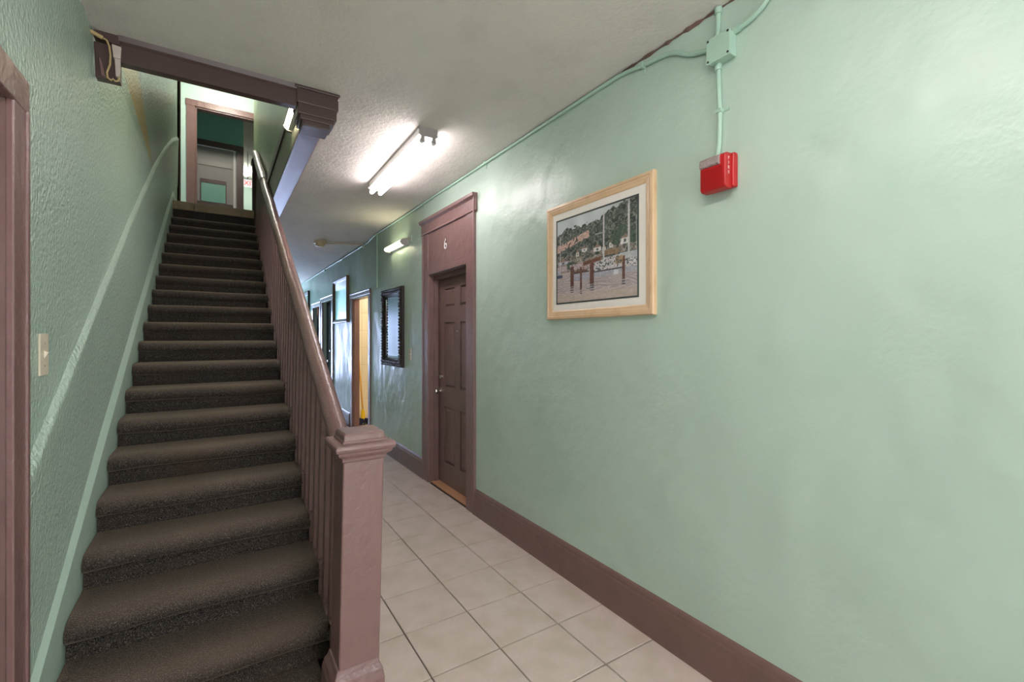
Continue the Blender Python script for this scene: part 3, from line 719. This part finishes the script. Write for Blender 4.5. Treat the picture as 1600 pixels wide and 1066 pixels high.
# ------------------------------------------------------------------ switches and plates
def switch(name, x, ya, yb, za, zb, sx, label, m='ivory'):
    e = empty(name, (x, (ya + yb) / 2, za), label, 'switch')
    MB().box(x, x + sx * .006, ya, yb, za, zb).build('cover_plate', m, e, bevel=.002)
    cy, cz = (ya + yb) / 2, (za + zb) / 2
    MB().prism([(x + sx * .006, cz - .012), (x + sx * .006, cz + .012), (x + sx * .016, cz + .006)] if True else [], 'y', cy - .005, cy + .005).build('toggle', m, e)
    for q in (-.035, .035): MB().tube([(x + sx * .005, cy, cz + q), (x + sx * .0075, cy, cz + q)], .003, 8).build('screw', 'grey', e)
    return e
switch('light_switch', WL, 1.935, 2.015, 1.288, 1.418, 1, 'ivory light switch on the left wall beside the door casing')
switch('light_switch', W, 4.632, 4.716, 1.160, 1.285, -1, 'ivory light switch between the black mirror and the numbered door')
e = empty('sign_plate', (W, 4.67, 2.41), 'small green painted plate beside the wall tube light', 'plate')
MB().box(W - .006, W, 4.615, 4.722, 2.412, 2.486).build('plate', 'green_flat', e, bevel=.002)
for z in (2.432, 2.449, 2.466): MB().box(W - .0085, W - .005, 4.635, 4.705, z - .003, z + .003).build('slot', 'plate', e)

# ------------------------------------------------------------------ lights
def twin_tube(name, x, ya, yb, tube, label, skew=0):
    e = empty(name, (x, (ya + yb) / 2, ZC), label, 'ceiling light')
    L_ = (yb - ya) / 2
    def xf(bm_):
        for i, v in enumerate(bm_.v): bm_.v[i] = (v[0] + skew * (v[1] - (ya + yb) / 2), v[1], v[2])
        return bm_
    xf(MB().prism([(x - .058, ZC), (x - .058, ZC - .046), (x - .048, ZC - .052), (x + .048, ZC - .052), (x + .058, ZC - .046), (x + .058, ZC)], 'y', ya, yb)).build('housing', 'white', e)
    for y in (ya, yb):
        pl = [(x - .062, ZC), (x - .062, ZC - .050), (x - .048, ZC - .058), (x - .048, ZC - .094), (x - .026, ZC - .094), (x - .026, ZC - .060), (x + .026, ZC - .060), (x + .026, ZC - .094), (x + .048, ZC - .094), (x + .048, ZC - .058), (x + .062, ZC - .050), (x + .062, ZC)]
        xf(MB().prism(pl, 'y', y - .004 if y == ya else y - .008, y + .008 if y == ya else y + .004)).build('end_plate', 'grey', e)
    for s in (-1, 1):
        t = xf(MB().tube([(x + s * .037, ya + .02, ZC - .084), (x + s * .037, yb - .02, ZC - .084)], .0165, 14)).build('tube', tube, e, smooth=True)
        xf(MB().tube([(x + s * .037, ya + .004, ZC - .084), (x + s * .037, ya + .022, ZC - .084)], .0175, 12)).build('socket', 'white', e, smooth=True)
    return e
twin_tube('ceiling_light', 1.135, 2.735, 3.985, 'tube', 'twin tube fluorescent fitting on the corridor ceiling above the numbered door', .018)
twin_tube('ceiling_light', .42, -.35, .90, 'tube_near', 'twin tube fluorescent fitting over the entrance behind the viewer')
# wall tube
def wall_tube(name, x, sx, ya, yb, z, tube, label, off=.068, rr=.022):
    e = empty(name, (x, (ya + yb) / 2, z), label, 'wall light')
    MB().prism([(x, z - .035), (x + sx * .035, z - .03), (x + sx * .04, z + .03), (x, z + .04)], 'y', ya + .04, yb - .04).build('housing', 'white', e)
    MB().tube([(x + sx * off, ya + .03, z - .002), (x + sx * off, yb - .02, z - .002)], rr, 14).build('tube', tube, e, smooth=True)
    for y in (ya, yb - .03): MB().prism([(x, z - .04), (x + sx * off, z - .032), (x + sx * (off + .025), z), (x + sx * off, z + .03), (x, z + .045)], 'y', y, y + .03).build('end_bracket', 'grey', e, bevel=.002)
    return e
wall_tube('wall_light', W, -1, 4.72, 5.30, 2.43, 'wtube', 'short glowing wall tube light above the carved black mirror')
wall_tube('wall_light', .44, -1, 2.96, 3.56, 2.885, 'utube', 'glowing tube light fixed beside the stairs just behind the ceiling beam', .042, .018)

# ------------------------------------------------------------------ smoke detector, conduits, junction box, alarm
e = empty('smoke_detector', (1.19, 6.84, ZC), 'round cream smoke detector on the far corridor ceiling', 'smoke detector')
MB().tube([(1.19, 6.84, ZC), (1.19, 6.84, ZC - .03), (1.19, 6.84, ZC - .034)], [.085, .085, .07], 20).build('mounting_base', 'plate', e, smooth=True)
MB().tube([(1.19, 6.84, ZC - .033), (1.19, 6.84, ZC - .05), (1.19, 6.84, ZC - .066), (1.19, 6.84, ZC - .07)], [.066, .066, .05, .03], 20).build('sensor_cap', 'plate', e, smooth=True)
PR = .0095
e = MB().tube([(1.275, 6.82, ZC - .018), (1.45, 6.74, ZC - .016), (1.62, 6.66, ZC - .016), (W2 - .03, 6.58, ZC - .018)], PR, 8).build('detector_conduit', 'plate', smooth='all')
tag(e, 'thin cream conduit on the ceiling from the smoke detector to the wall', 'conduit')
xw = W - .012
def spl(pts, n=6):
    out = []
    P_ = [Vector(p) for p in pts]
    for i in range(len(P_) - 1):
        p0 = P_[max(i - 1, 0)]; p1 = P_[i]; p2 = P_[i + 1]; p3 = P_[min(i + 2, len(P_) - 1)]
        for k in range(n):
            t = k / n
            out.append(.5 * ((2 * p1) + (-p0 + p2) * t + (2 * p0 - 5 * p1 + 4 * p2 - p3) * t * t + (-p0 + 3 * p1 - 3 * p2 + p3) * t ** 3))
    out.append(P_[-1]); return out
def clamp(parent, y, z, vertical, sy=1):
    b = MB()
    if vertical: b.box(xw - PR - .003, W, y - PR - .003, y + PR + .003, z - .008, z + .008); b.box(W - .005, W, y - PR - .026, y, z - .006, z + .006)
    else: b.box(xw - PR - .003, W, y - .008, y + .008, z - PR - .003, z + PR + .003); b.box(W - .005, W, y - .006, y + .006, z - PR - .03, z)
    b.build('clamp', 'green_pipe', parent, bevel=.002)
def conduit(pts, label, n=6):
    o = MB().tube(spl(pts, n), PR, 10).build('conduit', 'green_pipe', smooth=True); tag(o, label, 'conduit'); return o
o = conduit([(xw, 1.13, 2.585), (xw, 1.17, 2.600), (xw, 1.235, 2.622), (xw, 1.33, 2.678), (xw, 1.47, 2.700), (xw, 1.60, 2.722), (xw, 1.75, 2.729), (xw, 2.4, 2.729), (xw, 3.2, 2.728), (xw, 4.6, 2.728), (xw, 5.86, 2.728)], 'long green conduit along the right wall top, from junction box to far jog')
clamp(o, 1.49, 2.702, False); clamp(o, 3.02, 2.728, False); clamp(o, 4.3, 2.728, False)
MB().tube([(xw, 3.66, 2.728), (xw, 3.74, 2.728)], PR + .003, 10).build('coupling', 'green_pipe', o, smooth=True)
xw2 = W2 - .012
o = MB().tube(spl([(xw, 5.86, 2.724), (xw - .005, 5.97, 2.72), (xw2 - .01, 6.3, 2.712), (xw2, 6.5, 2.712), (xw2, 8, 2.716), (xw2, 10, 2.72), (xw2, 13.9, 2.72)], 4), PR, 8).build('conduit', 'green_pipe', smooth='all')
tag(o, 'far stretch of green conduit along the wall top past the jog', 'conduit')
for y in (6.62, 7.9, 9.4): MB().box(xw2 - PR - .003, W2, y - .01, y + .01, 2.68, 2.728).build('clamp', 'green_pipe', o)
o = MB().tube([(xw, 5.842, 2.72), (xw, 5.842, 2.09), (xw, 5.842, 2.05)], [PR, PR, PR], 8).build('conduit', 'green_pipe', smooth=True); tag(o, 'vertical green conduit at the wall jog left of the black mirror', 'conduit')
MB().tube([(xw, 5.842, 2.075), (xw, 5.842, 2.035)], [PR + .001, PR + .012], 10).build('end_fitting', 'green_pipe', o, smooth=True)
o = conduit([(xw, 1.105, 2.60), (xw, 1.101, 2.66), (xw, 1.099, 2.738)], 'short vertical green conduit from the junction box up to the ceiling')
MB().tube([(xw, 1.099, 2.715), (xw, 1.099, 2.74)], PR + .005, 10).build('collar', 'green_pipe', o, smooth=True)
o = conduit([(xw, 1.03, 2.607), (xw, .985, 2.612), (xw, .95, 2.622), (xw, .915, 2.642), (xw, .88, 2.68), (xw, .855, 2.738)], 'curved green conduit from the junction box rising right to the ceiling')
MB().tube([(xw, 1.032, 2.607), (xw, 1.008, 2.609)], PR + .004, 10).build('collar', 'green_pipe', o, smooth=True)
o = conduit([(xw, 1.099, 2.515), (xw, 1.098, 2.45), (xw, 1.0955, 2.38), (xw, 1.0925, 2.32), (xw, 1.0935, 2.25), (xw, 1.0965, 2.18), (xw - .012, 1.101, 2.12)], 'vertical green conduit from the junction box down to the red fire alarm')
clamp(o, 1.0925, 2.32, True); MB().tube([(xw, 1.0995, 2.512), (xw, 1.1, 2.488)], PR + .004, 10).build('collar', 'green_pipe', o, smooth=True)
jb = empty('junction_box', (W, 1.077, 2.508), 'square green painted junction box at the right wall top', 'junction box')
MB().box(W - .045, W, 1.030, 1.124, 2.511, 2.603).build('box_body', 'green_pipe', jb, bevel=.003)
MB().box(W - .052, W - .044, 1.025, 1.128, 2.507, 2.607).build('cover', 'green_pipe', jb, bevel=.003)
for y, z in ((1.034, 2.516), (1.119, 2.516), (1.034, 2.598), (1.119, 2.598)): MB().tube([(W - .050, y, z), (W - .054, y, z)], .0045, 8).build('screw', 'ink', jb)
fa = empty('fire_alarm', (W, 1.08, 1.99), 'red fire alarm sounder with clear strobe, below a vertical conduit', 'fire alarm')
MB().box(W - .028, W, 1.022, 1.140, 1.995, 2.130).build('back_box', 'red', fa, bevel=.006)
MB().prism([(W - .026, 1.988), (W - .026, 2.128), (W - .060, 2.126), (W - .070, 2.118), (W - .070, 1.998), (W - .060, 1.990)], 'y', 1.033, 1.142).build('front_housing', 'red', fa, bevel=.003)
MB().prism([(W - .060, 2.083), (W - .060, 2.122), (W - .072, 2.120), (W - .080, 2.110), (W - .080, 2.088), (W - .074, 2.083)], 'y', 1.055, 1.140).build('strobe_lens', 'lens', fa, bevel=.002)
for i in range(13):
    z = 2.003 + i * .006
    MB().box(W - .0725, W - .069, 1.045, 1.138, z, z + .003).build('louvre', 'red', fa)
for i, ch in enumerate('FIRE'):
    text(ch, 'numwhite', fa, (W - .048, 1.0322, 2.104 - i * .0185), (R(90), 0, 0), .017, 'letter', .0004)

# ------------------------------------------------------------------ left door
ld = MB()
ld.box(WL - .01, WL + .014, 1.695, 1.795, 0, 2.03); ld.box(WL - .01, WL + .014, .68, .78, 0, 2.03); ld.box(WL - .01, WL + .016, .67, 1.805, 2.025, 2.118)
ld.box(WL + .010, WL + .020, 1.775, 1.795, 0, 2.03)
ld = ld.build('door_7', 'mauve', bevel=.004); struct(ld, 'mauve door and casing at the near left edge by the light switch', 'door')
b = MB().box(WL - .13, WL, 1.685, 1.71, 0, 2.04).box(WL - .13, WL, .77, .79, 0, 2.04).box(WL - .13, WL, .78, 1.70, 2.02, 2.05); b.build('jamb', 'mauve_dark', ld)
b = MB().box(WL - .10, WL - .06, .785, 1.688, .01, 2.02); lf = b.build('door_leaf', 'mauve_dark', ld)
for za, zb in ((.2, .8), (.95, 1.85)):
    for ya, yb in ((.90, 1.18), (1.30, 1.58)): MB().box(WL - .061, WL - .052, ya, yb, za, zb).build('raised_panel', 'mauve_dark', lf, bevel=.006)

# ------------------------------------------------------------------ upper storey
uf = MB().box(WL - T, .44, 6.617, 15, 2.901, ZU - .002).box(.44, 4.2, 7.9, 15, 2.80, ZU).build('floor_upper', 'wood'); struct(uf, 'upper landing floor at the head of the stairs', 'floor')
uc = MB().box(WL - T - 2.2, 4.2, 2.5, 15, 5.6, 5.75).build('ceiling_upper', 'ceil'); struct(uc, 'upper storey ceiling above the stairwell', 'ceiling')
ub = MB().box(WL - T, .56, 2.50, 2.655, 2.95, 5.6).build('wall_upper_front', 'mint'); struct(ub, 'upper wall over the front of the stair opening', 'wall')
DY = 9.0
ud = MB().box(-2.6, -.33, DY, DY + .12, ZU, 5.6).box(-.33, .78, DY, DY + .12, 5.15, 5.6).box(.78, 4.2, DY, DY + .12, ZU, 5.6).build('wall_landing', 'mint'); struct(ud, 'bright mint wall at the head of the stairs around a doorway', 'wall')
dd = MB().box(-.445, -.33, DY - .02, DY + .01, ZU, 5.15).box(.78, .89, DY - .02, DY + .01, ZU, 5.15).box(-.455, .90, DY - .022, DY + .01, 5.15, 5.25).box(-.33, -.305, DY, DY + .12, ZU, 5.15).box(-.33, .78, DY, DY + .12, 5.13, 5.15).build('door_8', 'mauve', bevel=.003); struct(dd, 'mauve doorway frame at the head of the stairs', 'door')
cs = MB().box(WL - T, WL + .02, 7.40, 7.52, ZU, 5.6).box(WL - .1, WL + .035, 7.40, 7.425, 3.1, 5.1).build('trim_4', 'mauve'); struct(cs, 'vertical mauve casing ending the left wall on the landing', 'trim')
ul = MB().box(-2.7, -2.6, 7.4, 15, ZU, 5.6).box(4.1, 4.2, 7.9, 15, ZU, 5.6).box(-2.6, WL - T, 7.40, 7.5, ZU, 5.6).box(.56, 4.2, 7.8, 7.9, ZU, 5.6).build('wall_upper_side', 'mint'); struct(ul, 'mint side walls of the upper landing', 'wall')
tw = MB().box(-2.6, -1.0, 10, 10.12, ZU, 5.6).box(-1.0, .28, 10, 10.12, 4.985, 5.6).box(.28, .386, 10, 10.12, ZU, 5.6).box(.30, .386, 10.12, 14.5, ZU, 5.6).build('wall_upper_teal', 'teal'); struct(tw, 'teal wall seen through the upper doorway', 'wall')
d9 = MB().box(.278, .388, 9.97, 10.01, ZU, 4.99).box(-1.1, .388, 9.965, 10.01, 4.895, 4.99).box(-1.1, -1.0, 9.97, 10.01, ZU, 4.9).build('door_9', 'mauve_deep'); struct(d9, 'dark framed grey door in the teal upper wall', 'door')
lf = MB().box(-1.0, .278, 10.05, 10.09, ZU + .01, 4.9).build('door_leaf', 'greydoor', d9)
MB().box(.225, .262, 10.03, 10.052, ZU, 4.9).build('stile', 'white', lf)
g_ = MB().box(-.33, .21, 10.035, 10.052, 4.555, 4.65)
g_.build('louvre_vent', 'grey', lf)
MB().box(-.275, .10, 10.03, 10.052, 3.89, 4.23).build('window_pane', 'teal', lf); MB().box(-.29, .115, 10.02, 10.052, 4.23, 4.30).build('window_head', 'mauve_deep', lf)
MB().box(-.29, -.275, 10.02, 10.052, 3.87, 4.23).build('window_side', 'mauve_deep', lf); MB().box(.10, .115, 10.02, 10.052, 3.87, 4.23).build('window_side', 'mauve_deep', lf)
MB().box(-.45, .22, 10.02, 10.052, 3.82, 3.88).build('window_sill', 'mauve_deep', lf)
ue = MB().box(.386, 4.1, 14.5, 14.6, ZU, 5.6).build('wall_upper_end', 'mint'); struct(ue, 'mint wall at the end of the upper corridor', 'wall')
bb = MB().box(.386, 4.1, 14.47, 14.5, ZU, 3.9).build('trim_5', 'mauve'); struct(bb, 'mauve wainscot at the end of the upper corridor', 'trim')
ex = empty('exit_sign', (.55, 12.0, 4.83), 'white exit sign with red letters in the upper corridor', 'sign')
MB().box(.40, .70, 12.0, 12.04, 4.83, 5.0).build('sign_box', 'exitface', ex, bevel=.004)
text('EXIT', 'exitred', ex, (.55, 11.997, 4.912), (R(90), 0, 0), .15, 'lettering', .002)
MB().tube([(.55, 12.02, 5.0), (.55, 12.02, 5.6)], .008, 8).build('hanger', 'grey', ex)
def globe(x, y, z, label, m='bulb', r=.1):
    e = empty('globe_lamp', (x, y, z), label, 'lamp')
    MB().blob((x, y, z - .08), (r, r, r * .8), 16, 8).build('globe', m, e, smooth='all')
    MB().tube([(x, y, z), (x, y, z - .03)], [r * .8, r * .7], 16).build('canopy', 'white', e, smooth=True)
globe(.1, 7.9, 5.6, 'globe lamp on the upper landing ceiling above the head of the stairs')
globe(.58, 13.3, 5.6, 'globe lamp on the upper corridor ceiling behind the exit sign', r=.07)
